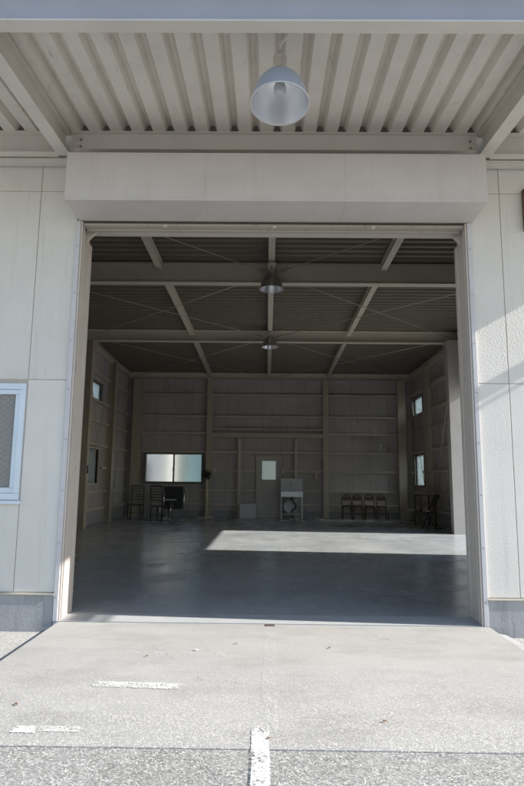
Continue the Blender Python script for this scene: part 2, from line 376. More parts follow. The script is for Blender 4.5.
# left front window
wf = MB(); x0, x1, z0, z1 = -3.86, -2.225, 1.03, 2.09
for (a, c, e, f) in ((x0, x1, z1-.055, z1), (x0, x1, z0, z0+.06), (x1-.05, x1, z0+.06, z1-.055), (x0, x0+.05, z0+.06, z1-.055)): wf.box(a, c, 5.255, 5.36, e, f)
for (a, c, e, f) in ((x0+.05, x1-.05, z1-.10, z1-.055), (x0+.05, x1-.05, z0+.06, z0+.11), (x1-.095, x1-.05, z0+.11, z1-.1), (-3.06, -3.02, z0+.11, z1-.1)): wf.box(a, c, 5.275, 5.33, e, f)
wfo = wb(wf, 'window', m_alu, bevel=.003)
wb(B(x0+.05, x1-.09, 5.30, 5.306, z0+.1, z1-.09), 'window_pane', g_pat, wfo)
wb(B(x0-.02, x1+.02, 5.235, 5.30, z0-.035, z0-.003), 'window_sill', m_alu, wfo, bevel=.003)
# door casing and jambs
cs = MB(); cs.box(XL, XL+.04, 5.255, 5.30, 0, HD); cs.box(XR-.04, XR, 5.255, 5.30, 0, HD); wb(cs, 'door_casing', m_casing, bevel=.003, split=True)
jb = MB()
jb.box(XL+.002, XL+.032, 5.345, 5.58, 0, HD-.02); jb.box(XR-.032, XR-.002, 5.345, 5.58, 0, HD-.02)
scr = MB()
for x in (XL+.02, XR-.02):
    for k in range(8): scr.tube([(x, 5.256, .2+.46*k), (x, 5.251, .2+.46*k)], .006, 8)
wb(scr, 'screw', m_stain0, split=True)
wb(jb, 'door_jamb', m_jamb, split=True)
wb(B(XL+.034, XR-.034, 5.45, 5.60, HD-.01, HD+.12), 'door_lintel', m_jamb, bevel=.003)
ib = MB(); ib.box(XL-.03, XL+.036, 5.585, 5.66, 0, HD-.10); ib.box(XR-.038, XR+.03, 5.585, 5.66, 0, HD-.10); wb(ib, 'inner_post', m_jamb, bevel=.004, split=True)
gb = MB()
for sx, x in ((1, XL+.034), (-1, XR-.034)):
    gb.prism([(x, 0, HD-.12), (x+sx*.10, 0, HD-.02), (x+sx*.10, 0, HD+.02), (x, 0, HD+.02)] if sx > 0 else [(x, 0, HD-.12), (x, 0, HD+.02), (x-.10, 0, HD+.02), (x-.10, 0, HD-.02)], (0, 5.46, 0), (0, 5.50, 0))
wb(gb, 'lintel_gusset', m_jamb, split=True)
# side walls, back wall
LX, RX = -4.78, 4.90
BY = 19.70
def wall_y(x0, x1, holes, y0, y1, zt, name):              # wall in the YZ plane with rectangular holes (ya, yb, za, zb)
    m = MB(); holes = sorted(holes); ys = sorted({y0, y1, *[h[0] for h in holes], *[h[1] for h in holes]})
    for a, c in zip(ys, ys[1:]):
        hh = sorted([h for h in holes if h[0] <= a+1e-6 and h[1] >= c-1e-6], key=lambda h: h[2]); z = 0
        for h in hh:
            if h[2] > z+.001: m.box(x0, x1, a, c, z, h[2])
            z = h[3]
        m.box(x0, x1, a, c, z, zt)
    return wb(m, name, m_inwall)
LW = [(15.35, 16.42, 3.42, 3.86), (15.3, 16.45, 1.10, 2.03)]
RW = [(18.15, 19.25, 3.40, 3.92), (18.15, 19.25, 1.12, 2.06), (9.95, 14.16, 0, 3.5)]
wall_y(LX-.1, LX, LW, 5.42, BY+.1, 5.3, 'side_wall'); wall_y(RX, RX+.1, RW, 5.42, BY+.1, 5.3, 'side_wall')
m = MB(); WX0, WX1, WZ0, WZ1 = -4.07, -2.20, 1.15, 2.06
m.box(LX, WX0, BY, BY+.1, 0, 5.0); m.box(WX0, WX1, BY, BY+.1, 0, WZ0); m.box(WX0, WX1, BY, BY+.1, WZ1, 5.0); m.box(WX1, -.30, BY, BY+.1, 0, 5.0)
m.box(-.30, .42, BY, BY+.1, 1.98, 5.0); m.box(.42, RX, BY, BY+.1, 0, 5.0); wb(m, 'back_wall', m_inwall)
# board seams inside (dark caulk lines)
sm_ = MB()
x = -4.4
while x < 4.8:
    ok = not (-.34 < x < .46)
    if WX0-.02 < x < WX1+.02:
        sm_.box(x, x+.008, BY-.003, BY+.01, 0, WZ0-.05); sm_.box(x, x+.008, BY-.003, BY+.01, WZ1+.05, 4.9)
    else: sm_.box(x, x+.008, BY-.003, BY+.01, 0 if ok else 2.02, 4.9)
    x += .606
y = 14.8
while y < 19.6:
    if not 15.3 < y < 16.45: sm_.box(LX-.01, LX+.003, y, y+.008, 0, 5.0)
    if not 18.15 < y < 19.25: sm_.box(RX-.003, RX+.01, y, y+.008, 0, 5.0)
    y += .606
wb(sm_, 'board_seam', m_inseal, split=True)
bs = MB(); bs.box(LX, -.36, BY-.012, BY+.0, 0, .22); bs.box(.48, RX, BY-.012, BY+.0, 0, .22); bs.box(LX, LX+.015, 14.4, BY-.013, 0, .32); bs.box(RX-.015, RX, 14.4, BY-.013, 0, .32)
wb(bs, 'base_kerb', m_incon, split=True)
# frames
F1, F2, F3 = 10.05, 14.55, 19.56
def dz(y): return 5.17-(y-5.4)*.0143 if y < 14.5 else 5.04-(y-14.5)*.035
CI = .30
for Y, zb in ((F1, 4.72), (F2, 4.73), (5.62, 4.75)):
    wb(hbeam_x(MB(), LX+.02, RX-.02, Y, zb, dz(Y)-.015, .18), 'roof_beam', m_roofsteel)
    for x in (LX+CI/2+.005, RX-CI/2-.005):
        if Y > 6: wb(hcol(MB(), x, Y, 0, zb-.002, .18, CI), 'column', m_instl)
    g = MB()                                              # haunch plates
    for sx, x in ((1, LX+CI), (-1, RX-CI)):
        P = [(x, Y-.006, zb-.14), (x+sx*.2, Y-.006, zb-.001), (x, Y-.006, zb-.001)]
        g.prism(P if sx > 0 else P[::-1], (0, 0, 0), (0, .012, 0))
    wb(g, 'haunch_plate', m_instl, split=True)
wb(hbeam_x(MB(), LX+.02, RX-.02, F3+.02, 4.63, dz(F3)-.015, .16), 'roof_beam', m_roofsteel)
for x in (LX+.115, RX-.115): wb(hcol(MB(), x, 17.2, 0, 4.70, .2, .22), 'column', m_instl)
for x in (-1.945, 1.975): wb(hcol(MB(), x, F3, 0, 4.628, .19, .2, face='y'), 'column', m_instl)
for x0, x1 in ((-4.55, -4.27), (4.39, 4.66)): wb(B(x0, x1, 19.44, 19.64, 0, 4.62), 'column', m_instl)
for x in (-.92, .98): wb(B(x-.05, x+.05, 19.50, 19.66, 0, 2.60), 'stud', m_girt)
wb(B(-1.845, 1.875, 19.46, 19.64, 2.64, 2.79), 'header_beam', m_instl); wb(B(-1.845, 1.875, 19.47, 19.60, 2.90, 2.94), 'girt', m_girt)
# purlins (three) along the depth, between the beams
for x in (CX-2.0, CX, CX+2.0):
    for ya, yb in ((5.72, F1-.10), (F1+.10, F2-.10), (F2+.10, F3-.08)):
        m = MB()
        for (xa, xb, za, zb_) in ((-.055, .055, -.16, -.15), (-.055, .055, -.04, -.03), (-.005, .005, -.15, -.04)):
            P = [(x+xa, ya, dz(ya)+za), (x+xb, ya, dz(ya)+za), (x+xb, ya, dz(ya)+zb_), (x+xa, ya, dz(ya)+zb_)]
            Q = [(a, yb, c-dz(ya)+dz(yb)) for a, _, c in P]
            va = [m.bm.verts.new(v) for v in P]; vb = [m.bm.verts.new(v) for v in Q]
            m.bm.faces.new(va); m.bm.faces.new(vb[::-1])
            for i in range(4): m.bm.faces.new((va[i], vb[i], vb[(i+1) % 4], va[(i+1) % 4]))
        wb(m, 'purlin', m_roofsteel)
for x0, x1 in ((LX+.02, LX+.12), (RX-.12, RX-.02)):
    for ya, yb in ((5.75, F1-.1), (F1+.1, F2-.1), (F2+.1, F3-.1)): wb(B(x0, x1, ya, yb, dz(yb)-.22, dz(yb)-.05), 'eaves_rail', m_girt)
# roof deck: trapezoid ribs running across
m = MB(); prof = []; y = 5.42
while y < BY+.1:
    for dy, up in ((0, 0), (.07, 0), (.115, .085), (.155, .085)):
        prof.append((y+dy, dz(y+dy)+up))
    y += .2
pr = [( y, z) for y, z in prof if y <= BY+.12]
va = [m.bm.verts.new((LX-.2, y, z)) for y, z in pr]; vb = [m.bm.verts.new((RX+.3, y, z)) for y, z in pr]
for i in range(len(pr)-1): m.bm.faces.new((va[i], va[i+1], vb[i+1], vb[i]))
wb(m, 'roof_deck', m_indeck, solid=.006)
# girts
GZ = (4.09, 3.35, 2.78, 2.15, 1.53, .88, .42)
def girt(a, b, c, d, z): 
    m = MB(); m.box(a, b, c, d, z-.034, z-.027); m.box(a, b, c, d, z+.027, z+.034)
    if abs(b-a) > abs(d-c): m.box(a, b, c, c+.006, z-.027, z+.027)
    elif a < 0: m.box(b-.006, b, c, d, z-.027, z+.027)
    else: m.box(a, a+.006, c, d, z-.027, z+.027)
    return wb(m, 'girt', m_girt)
for z in GZ:
    for x0, x1 in ((-4.26, -2.05), (-1.845, 1.865), (2.075, 4.38)):
        if x0 < -4 and 1.0 < z < 2.2 and z != 2.15: girt(x0, WX0-.1, 19.56, 19.69, z); girt(WX1+.06, x1, 19.56, 19.69, z); continue
        if x0 > -2 and x1 < 2 and z < 2.4:
            girt(x0, -.98, 19.56, 19.69, z); girt(-.865, -.37, 19.56, 19.69, z) if z < 2 else girt(-.865, .925, 19.56, 19.69, z)
            if z < 2: girt(.49, .925, 19.56, 19.69, z)
            girt(1.035, x1, 19.56, 19.69, z); continue
        if x0 > -2 and x1 < 2 and z == 2.78: continue
        girt(x0, x1, 19.56, 19.69, z)
    for (ya, yb) in ((F2+.1, 17.09), (17.31, 19.43), (10.16, 14.44)):
        for sx, xa, hs in ((0, LX+.001, LW), (1, RX-.101, RW)):
            seg = [(ya, yb)]
            for h in hs:
                if h[2]-.05 < z < h[3]+.05:
                    seg = [s for a, b_ in seg for s in ((a, min(b_, h[0]-.09)), (max(a, h[1]+.09), b_)) if s[1]-s[0] > .05]
            for a, b_ in seg: girt(xa, xa+.1, a, b_, z)
# side and back windows
def sidewin(x, sx, ya, yb, za, zb, fm=m_aludk, gm=g_haze, mull=False):
    m = MB(); xa, xb = (x-.02, x+.12) if sx < 0 else (x-.12, x+.02)
    for (a, c, e, f) in ((ya-.05, yb+.05, zb, zb+.05), (ya-.05, yb+.05, za-.05, za), (ya-.05, ya, za, zb), (yb, yb+.05, za, zb)): m.box(xa, xb, a, c, e, f)
    if mull: m.box((xa+xb)/2-.02, (xa+xb)/2+.02, (ya+yb)/2-.02, (ya+yb)/2+.02, za, zb)
    f_ = wb(m, 'window', fm); wb(B((xa+xb)/2-.003, (xa+xb)/2+.003, ya, yb, za, zb), 'window_pane', gm, f_)
sidewin(LX-.08, -1, *LW[0], gm=g_white); sidewin(LX-.08, -1, *LW[1], gm=g_dim, fm=m_girt)
for h in RW[:2]: sidewin(RX+.08, 1, *h)
m = MB()
for (a, c, e, f) in ((WX0-.08, WX1+.08, WZ1, WZ1+.07), (WX0-.08, WX1+.08, WZ0-.07, WZ0), (WX0-.08, WX0, WZ0, WZ1), (WX1, WX1+.08, WZ0, WZ1), ((WX0+WX1)/2-.02, (WX0+WX1)/2+.02, WZ0, WZ1)): m.box(a, c, 19.60, 19.76, e, f)
f_ = wb(m, 'window', m_aludk, bevel=.004); wb(B(WX0, (WX0+WX1)/2-.02, 19.69, 19.695, WZ0, WZ1), 'window_pane', g_frost, f_); wb(B((WX0+WX1)/2+.02, WX1, 19.71, 19.715, WZ0, WZ1), 'window_pane', g_frost, f_)
wb(B((WX0+WX1)/2-.03, (WX0+WX1)/2-.01, 19.58, 19.60, 1.5, 1.6), 'window_latch', m_chrome, f_)
# back door
m = MB(); m.box(-.36, -.30, 19.62, 19.78, 0, 2.04); m.box(.42, .48, 19.62, 19.78, 0, 2.04); m.box(-.30, .42, 19.62, 19.78, 1.98, 2.04)
df = wb(m, 'door_frame', m_girt, bevel=.003)
m = MB(); m.box(-.299, -.16, 19.66, 19.70, .0, 1.979); m.box(.30, .419, 19.66, 19.70, .0, 1.979); m.box(-.16, .30, 19.66, 19.70, .0, 1.25); m.box(-.16, .30, 19.66, 19.70, 1.87, 1.975)
do = wb(m, 'door', M_('grey_door_paint', (.47, .455, .43), .5, dirt=(.3, .27, .24), dirt_lo=.55, dirt_hi=.8, dirt_a=.4))
wb(B(-.16, .30, 19.675, 19.681, 1.25, 1.87), 'door_window', g_door, do)
wb(MB().tube([(.35, 19.66, .98), (.35, 19.61, .98), (.26, 19.60, .98)], .011).lathe([(0, 0), (.0, .0)], 4), 'door_handle', m_chrome, do)
# bracing rods
def rods(pairs, parent=None):
    for a, b_ in pairs: wb(MB().tube([a, b_], .0075, 6), 'brace_rod', m_rod)
zr = 4.93
pp = []
for ya, yb in ((5.75, F1-.1), (F1+.1, F2-.1), (F2+.1, F3-.1)):
    za, zb_ = dz(ya)-.19, dz(yb)-.19
    for sx, xs_ in ((-1, LX+.25), (1, RX-.25)):
        c = CX+sx*.12
        pp += [((c, ya, za), (xs_, yb, zb_)), ((xs_, ya, za), (c, yb, zb_))]
rods(pp)
for x in (LX+.13, RX-.13): rods([((x, F2+.12, .1), (x, 17.08, 4.5)), ((x, F2+.12, 4.5), (x, 17.08, .1)), ((x+.01, 17.32, .1), (x+.01, 19.4, 4.4))])
for Y in (F1, F2):                                        # gusset ears at the rod ends
    m = MB()
    for s in (-1, 1): m.prism([(CX+s*.06, Y-.13, dz(Y)-.19), (CX+s*.26, Y-.16, dz(Y)-.17), (CX+s*.26, Y-.16, dz(Y)-.20), (CX+s*.06, Y-.13, dz(Y)-.25)], (0, -.004, 0), (0, .004, 0))
    wb(m, 'rod_gusset', m_rod, split=True)
    wb(MB().tube([(CX, Y-.5, dz(Y)-.17), (CX, Y-.5, dz(Y)-.21)], .075, 16), 'purlin_clamp', m_girt)
# side door (right wall): white rear jamb post, head
wb(B(4.47, 5.12, 14.17, 14.38, 0, 4.74), 'side_door_post', m_white, bevel=.006)
wb(B(4.84, 5.12, 9.9, 14.165, 3.5, 3.7), 'side_door_head', m_white, bevel=.004)
# conduit and boxes on the back wall
m = MB(); m.box(.50, .58, 19.48, 19.56, 1.45, 1.6); m.tube([(.58, 19.52, 1.52), (1.6, 19.52, 1.47)], .014); m.box(1.6, 1.66, 19.48, 19.56, 1.28, 1.5)
m.tube([(.54, 19.52, 1.6), (.54, 19.52, 2.1), (.7, 19.52, 2.12)], .012); wb(m, 'conduit', m_girt)
wb(B(-1.80, -1.72, 19.44, 19.50, 1.48, 1.60), 'switch_box', m_whitep)
# latch on the outer left post, small bolt
wb(B(-4.47, -4.455, 14.50, 14.56, 1.35, 1.55), 'column_latch', m_black)
# unseen bar and pipe, added to cast the shadow band on the wall
wb(B(5.09, 5.19, 4.75, 5.26, 3.80, 3.895), 'shadow_bar', m_steel); wb(MB().tube([(5.14, 4.75, 3.725), (5.14, 5.27, 3.725)], .02), 'shadow_bar', m_steel)

# ---------------------------------------------------------------- shutter
SH = thing('roller_shutter', 'beige roller shutter housing above the open doorway with guide rails down both sides', 'shutter', (CX, 5.1, 0))
def rb(parent, mb, name, m, par2=None, **k):
    bmesh.ops.translate(mb.bm, verts=mb.bm.verts, vec=-Vector(parent.location)); return mb.build(name, m, par2 or parent, **k)
bx = MB()
for a, c in ((-1.83, -.5755), (-.5745, .6785), (.6795, 1.94)): bx.box(a, c, 4.85, 5.27, 3.685, 4.145)
bx.box(-1.827, 1.937, 4.853, 5.267, 3.688, 4.142)
hs = rb(SH, bx, 'housing', m_box, bevel=.0015)
m = MB()
for k in range(13):
    x = -1.79+k*.3085; m.tube([(x, 4.852, 4.12), (x, 4.846, 4.12)], .006, 8)
for x in (-.60, -.55, .653, .703):
    for z in (3.74, 3.92, 4.08): m.tube([(x, 4.852, z), (x, 4.846, z)], .005, 8)
rb(SH, m, 'screw', m_box, split=True)
rb(SH, B(-1.832, 1.942, 4.842, 4.8495, 3.683, 3.70), 'housing_lip', m_box, bevel=.001)
m = MB()
for (a, c) in ((XL+.042, XL+.058), (XR-.058, XR-.042)):
    m.box(a, c, 5.268, 5.282, .0, HD-.0); m.box(a, c, 5.315, 5.34, 0, HD-.0)
rb(SH, m, 'guide_rail', m_jamb, bevel=.002, split=True)
m = MB(); m.box(XL+.06, XR-.06, 5.29, 5.36, HD-.035, HD-.01); m.box(XL+.07, XR-.07, 5.365, 5.41, HD-.05, HD-.02); rb(SH, m, 'bottom_bar', m_bar, bevel=.003)
m = MB()
for x in (-1.0, CX, 1.0): m.tube([(x, 5.28, HD-.05), (x, 5.28, HD-.035)], .02, 10)
rb(SH, m, 'bar_stud', m_steel, split=True)
FL = tag(B(-.0, .08, 5.185, 5.235, .0, .007).build('floor_latch', M_('rusty_latch', (.12, .085, .065), .8), bevel=.002), 'small rusty latch plate set in the concrete at the middle of the threshold', 'latch plate')

# ---------------------------------------------------------------- canopy
SL = .063
CN = thing('canopy', 'beige steel canopy with ribbed roof sheets above the doorway', 'canopy', (CX, 5.2, 4.28))
ZC = 4.285
def cb(mb, name, m, **k): return rb(CN, mb, name, m, **k)
def sbeam(x, y0, y1, z_at, depth, fw, t=.01):               # sloped H beam along Y
    m = MB()
    for (xa, xb, za, zb_) in ((-fw/2, fw/2, 0, t), (-fw/2, fw/2, depth-t, depth), (-.005, .005, t, depth-t)):
        P = [(x+xa, y0, z_at+za-(5.2-y0)*SL), (x+xb, y0, z_at+za-(5.2-y0)*SL), (x+xb, y0, z_at+zb_-(5.2-y0)*SL), (x+xa, y0, z_at+zb_-(5.2-y0)*SL)]
        va = [m.bm.verts.new(v) for v in P]; vb = [m.bm.verts.new((v[0], y1, v[2]+(y1-y0)*SL)) for v in P]
        m.bm.faces.new(va); m.bm.faces.new(vb[::-1])
        for i in range(4): m.bm.faces.new((va[i], vb[i], vb[(i+1) % 4], va[(i+1) % 4]))
    return m
for x in (-5.1, -1.965, 2.035, 4.80): cb(sbeam(x, 3.46, 5.135, ZC, .215, .12), 'canopy_beam', m_steel)
for a, c in ((-5.04, -2.03), (-1.90, 1.97), (2.10, 4.74)):
    m = MB(); m.box(a, c, 5.16, 5.17, ZC+.012, 4.50); m.box(a, c, 5.09, 5.17, 4.50, 4.51); m.box(a, c, 5.09, 5.17, ZC, ZC+.012)
    m.box(a+.01, a+.02, 5.09, 5.16, ZC+.02, 4.49)
    if a == -1.90: m = MB(); m.box(a, c, 5.13, 5.14, 4.33, 4.50); m.box(a, c, 5.09, 5.14, 4.50, 4.51); m.box(a, c, 5.09, 5.14, 4.325, 4.33)
    cb(m, 'wall_beam', m_steel)
m = MB(); m.box(-5.0, -1.86, 5.175, 5.255, ZC-.05, ZC-.005); m.box(1.96, 4.84, 5.175, 5.255, ZC-.05, ZC-.005); cb(m, 'wall_trim', m_fascia, bevel=.003, split=True)
m = MB()
for sx in (-1, 1):
    for k in range(2):
        x = CX+sx*1.86; m.tube([(x, 5.128, 4.37+.07*k), (x, 5.118, 4.37+.07*k)], .012, 6)
cb(m, 'bolt', m_stain0, split=True)
# fascia beam (outer)
m = MB(); zf = 4.165
m.box(-5.2, 4.86, 3.35, 3.455, zf, zf+.012); m.box(-5.2, 4.86, 3.35, 3.455, zf+.30, zf+.312)
cb(m, 'fascia_beam', m_fascia, split=True); cb(B(-5.2, 4.86, 3.385, 3.395, zf+.0125, zf+.2995), 'fascia_web', M_('bluish_galvanised', (.36, .36, .40), .55, dirt=(.4, .34, .3), dirt_lo=.5, dirt_hi=.8, dirt_a=.4))
# ribbed deck
m = MB(); x = -5.2; prof = []
while x < 4.72:
    for dx, up in ((0, 0), (.112, 0), (.140, .072), (.172, .072)): prof.append((x+dx, up))
    x += .2045
def cz(y): return 4.512-(5.12-y)*SL
va = [m.bm.verts.new((x, 3.30, cz(3.30)+u)) for x, u in prof]; vb = [m.bm.verts.new((x, 5.14, cz(5.14)+u)) for x, u in prof]
for i in range(len(prof)-1): m.bm.faces.new((va[i], va[i+1], vb[i+1], vb[i]))
cb(m, 'roof_sheet', m_deck, solid=.004)
cb(MB().prism([(4.862, 3.30, 4.19), (4.862, 5.275, 4.30), (4.862, 5.275, 4.60), (4.862, 3.30, 4.485)], (0, 0, 0), (.006, 0, 0)), 'end_flashing', m_steel)
m = MB()
x = -5.2
while x < 4.65:                                              # rib end stops against the wall
    m.prism([(x+.114, 5.12, 4.513), (x+.202, 5.12, 4.513), (x+.177, 5.12, 4.59), (x+.137, 5.12, 4.59)], (0, 0, 0), (0, .01, 0)); x += .2045
cb(m, 'rib_closure', M_('closure_dark', (.16, .145, .13), .8), split=True)
cb(B(-5.2, 4.86, 5.06, 5.28, 4.60, 4.615), 'top_flashing', m_steel)

# ---------------------------------------------------------------- lamps
def pendant(name, label, loc, outer, hook=True, R_=.205, tilt=0):
    t = thing(name, label, 'lamp', loc, 0, 'bell shaped pendant lamps')
    pr = [(.03, .265), (.045, .265), (.07, .252), (.115, .22), (.155, .168), (.185, .10), (R_-.006, .03), (R_, 0)]
    inn = [(R_-.004, .002), (R_-.012, .03), (.178, .10), (.148, .163), (.108, .212), (.06, .243), (.0, .25)]
    rot = Matrix.Rotation(tilt, 3, 'X')
    MB().lathe(pr, 48).build('lamp_shade', outer, t, rot=rot)
    MB().lathe(inn, 48).build('reflector', m_refl, t, rot=rot)
    rm = MB(); n = 48; rm.tube([(R_*math.cos(2*PI*k/n), R_*math.sin(2*PI*k/n), 0) for k in range(n+1)], .005, 6, cap=False); rm.build('rim', m_whitep, t, rot=rot)
    MB().lathe([(0, .25), (.022, .24), (.026, .20), (.045, .14), (.045, .11), (.025, .08), (0, .075)], 20).build('bulb', m_bulb, t, rot=rot)
    if hook:
        h = MB(); h.tube([(-.042, 0, .25)]+[(-.042*math.cos(a), 0, .39+.042*math.sin(a)) for a in [PI*i/10 for i in range(11)]]+[(.042, 0, .25)], .009, 8)
        h.tube([(0, 0, .435), (0, .01, .47)], .012, 8); h.build('hanger', m_steel, t, rot=rot)
    return t
m_refl = M_('reflector_aluminium', (.80, .82, .85), .28, metal=.7)
m_bulb = M_('bulb_glass', (.5, .52, .55), .15, spec=.8)
m_bluealu = M_('blue_grey_aluminium', (.46, .50, .58), .38, metal=.5, dirt=(.2, .25, .33), dirt_lo=.6, dirt_hi=.9, dirt_a=.3)
m_dkshade = M_('dark_lamp_enamel', (.45, .43, .40), .33, metal=.7)
l1 = pendant('pendant_lamp', 'blue-grey bell lamp hanging under the canopy sheets in front of the doorway', (.068, 3.72, 3.835), m_bluealu, tilt=math.radians(-7))
m = MB(); m.tube([(.08, -.24, .475), (.08, -.20, .46), (.06, -.1, .465), (0, .01, .475), (0, .03, .47)], .011, 8); m.tube([(.08, -.24, .475), (.08, -.25, .52)], .011, 8)
m.build('bracket_arm', m_steel, l1)
for nm, lb, Y, z in (('pendant_lamp', 'nearer dark bell lamp hanging from the centre purlin inside the warehouse', 9.72, 4.515), ('pendant_lamp', 'farther small dark bell lamp hanging from the centre purlin inside the warehouse', 14.1, 4.50)):
    t = pendant(nm, lb, (CX, Y, z), m_dkshade, hook=False)
    MB().tube([(0, 0, .29), (0, 0, dz(Y)-.16-z)], .03, 10).build('stem', m_rod, t)

# ---------------------------------------------------------------- sign on the right wall
SG = thing('wall_sign', 'dark brown wooden board fixed high on the wall right of the doorway', 'sign', (2.72, 5.25, 3.81))
B(-.27, .27, -.02, .02, -.18, .18).build('board', m_wood, SG)
m = MB()
for (a, c, e, f) in ((-.29, .29, .17, .205), (-.29, .29, -.205, -.17), (-.29, -.26, -.17, .17), (.26, .29, -.17, .17)): m.box(a, c, -.035, .02, e, f)
m.build('frame', m_wood, SG, bevel=.003)

# ---------------------------------------------------------------- furniture
def chair(label, loc, rz):
    t = thing('dining_chair', label, 'chair', loc, rz, 'black ladder back chairs')
    MB().box(-.21, .21, -.21, .2, .43, .46).build('seat', m_blkmetal, t, bevel=.008)
    for x in (-.19, .19):
        MB().tube([(x, .19, 0), (x, .19, .45), (x*.97, .245, 1.04)], [.016, .018, .014], 8).build('leg', m_blkmetal, t)
        MB().tube([(x, -.19, 0), (x, -.19, .43)], [.014, .018], 8).build('leg', m_blkmetal, t)
    m = MB()
    for z, y in ((.62, .2), (.70, .208), (.78, .216), (.86, .224), (.94, .233)): m.box(-.18, .18, y-.006, y+.008, z-.012, z+.012)
    m.box(-.185, .185, .232, .252, 1.0, 1.045)
    m.build('backrest', m_blkmetal, t)
    m = MB()
    for x in (-.19, .19): m.tube([(x, -.19, .2), (x, .19, .2)], .009, 6)
    m.tube([(-.19, 0, .2), (.19, 0, .2)], .009, 6); m.build('stretcher', m_blkmetal, t)
    return t
c1 = chair('black slatted high back chair farther left, beside the corner under the big window', (-4.02, 18.1, 0), math.radians(205))
dup(c1, (-3.12, 17.25, 0), math.radians(160), 'black slatted high back chair standing closest in front of the small grey table')
t = thing('side_table', 'small round grey topped table with a shiny tube base under the big window', 'table', (-3.02, 17.75, 0))
MB().lathe([(0, .60), (.27, .60), (.3, .607), (.3, .622), (.29, .63), (0, .63)], 36).build('table_top', m_tabtop, t)
for x in (-.16, .16):
    MB().tube([(x, -.16, .6), (x, -.16, .03), (x, .16, .03), (x, .16, .6)], .012, 8).build('leg', m_chrome, t)
MB().tube([(-.16, -.05, .03), (.16, -.05, .03)], .012, 8).build('base_bar', m_chrome, t)
tb = thing('magazine_pile', 'small pale stack of things lying low inside the tube base of the grey table', 'box', (-3.02, 17.72, .042))
B(-.11, .11, -.08, .08, 0, .05).build('tray', m_whitep, tb, bevel=.004); MB().lathe([(0, .05), (.04, .05), (.045, .11), (.02, .13), (0, .13)], 14).build('tin', m_stain, tb)
t = thing('board_stand', 'black rectangular board on bright tube legs standing below the window', 'stand', (-2.93, 18.55, 0))
B(-.33, .30, -.02, .02, .30, 1.0).build('board', m_black, t, bevel=.01)
for x in (-.30, .335): MB().tube([(x, -.03, 0), (x, -.03, .6), (x, -.02, .95)], .016, 8).build('leg', m_chrome, t)
m = MB()
for x in (-.30, .335): m.tube([(x, -.28, .015), (x, .25, .015)], .014, 8)
m.build('foot', m_chrome, t)
t = thing('stand_fan', 'black headed fan on a cream pole beside the left rear column', 'fan', (-1.94, 19.05, 0))
MB().box(-.25, .25, -.03, .03, 0, .045).box(-.04, .04, -.2, .2, 0, .045).build('base', m_cream, t, bevel=.005)
MB().tube([(0, 0, .04), (0, 0, .75), (0, 0, 1.25)], [.036, .036, .02], 12).build('pole', m_cream, t)
m = MB()
for r in (.05, .09, .13, .155): m.tube([(r*math.cos(a), -.09-.03*(1-r/.155), 1.38+r*math.sin(a)) for a in [2*PI*i/20 for i in range(21)]], .005, 5, cap=False)
for i in range(14): a = 2*PI*i/14; m.tube([(0, -.12, 1.38), (.155*math.cos(a), -.09, 1.38+.155*math.sin(a)), (.1*math.cos(a), .0, 1.38+.1*math.sin(a))], .004, 4)
m.build('cage', m_black, t)
m = MB()
for i in range(4):
    a = PI/2*i+.4; c_, s_ = math.cos(a), math.sin(a)
    m.prism([(.02*c_, -.07, 1.38+.02*s_), (.12*c_-.05*s_, -.085, 1.38+.12*s_+.05*c_), (.14*c_, -.07, 1.38+.14*s_), (.1*c_+.03*s_, -.05, 1.38+.1*s_-.03*c_)], (0, 0, 0), (0, .006, 0))
m.build('blade', m_black, t)
MB().tube([(0, -.05, 1.38), (0, .12, 1.38)], [.085, .05], 14).build('motor', m_black, t)
# sink unit
t = thing('sink_unit', 'free standing stainless sink with splashback right of the back door', 'sink', (.82, 19.22, 0))
m = MB(); m.box(-.36, .36, .20, .225, .88, 1.29); m.box(-.36, .36, .19, .24, 1.27, 1.30); m.build('splashback', m_whitep, t, bevel=.004)
m = MB(); m.box(-.36, .36, -.25, -.19, .70, .88); m.box(-.36, .36, .15, .2, .70, .88); m.box(-.36, -.30, -.19, .15, .70, .88); m.box(.02, .36, -.19, .15, .84, .88); m.box(-.30, .02, -.19, .15, .70, .72); m.box(.02, .05, -.19, .15, .72, .84)
m.build('basin', m_stain, t, bevel=.004)
for x in (-.34, .34):
    for y in (-.22, .18): MB().box(x-.018, x+.018, y-.018, y+.018, 0, .70).build('leg', m_whitep, t)
MB().box(-.32, .32, -.2, .17, .14, .16).build('shelf', m_whitep, t)
MB().tube([(-.02, .19, 1.07), (-.02, .08, 1.07), (-.02, -.0, 1.06), (-.02, -.02, 1.02)], .014, 8).tube([(-.02, .17, 1.07), (-.02, .17, 1.12)], .02, 8).build('tap', m_chrome, t)
MB().tube([(0, 0, .70), (.0, 0, .6), (.06, 0, .52), (.14, 0, .46), (.13, 0, .36), (.05, 0, .28), (0, 0, .22), (0, .05, .16)], .022, 8).build('drain_hose', m_black, t)
t = thing('round_basin', 'pale round basin leaning under the sink behind the drain hose', 'basin', (.78, 19.3, .165))
m = MB().lathe([(0, .0), (.14, 0), (.2, .09), (.21, .09), (.15, -.01), (0, -.01)], 28); m.build('basin_shell', m_whitep, t, rot=Matrix.Rotation(math.radians(82), 3, 'X'), about=(0, 0, 0))
for v in t.children: v.location = (0, .02, .21)
t = thing('storage_box', 'pale grey flat box standing against the back wall left of the door', 'box', (-.61, 19.36, 0))
B(-.27, .27, -.12, .12, .0, .44).build('box_body', m_whitep, t, bevel=.008); B(-.28, .28, -.13, .13, .44, .47).build('lid', m_whitep, t, bevel=.006)
t = thing('paper_sheet', 'small white item lying on the right edge of the sink', 'cloth', (1.05, 19.10, .882)); B(-.1, .1, -.08, .08, 0, .03).build('folded_cloth', m_paper, t, bevel=.006)
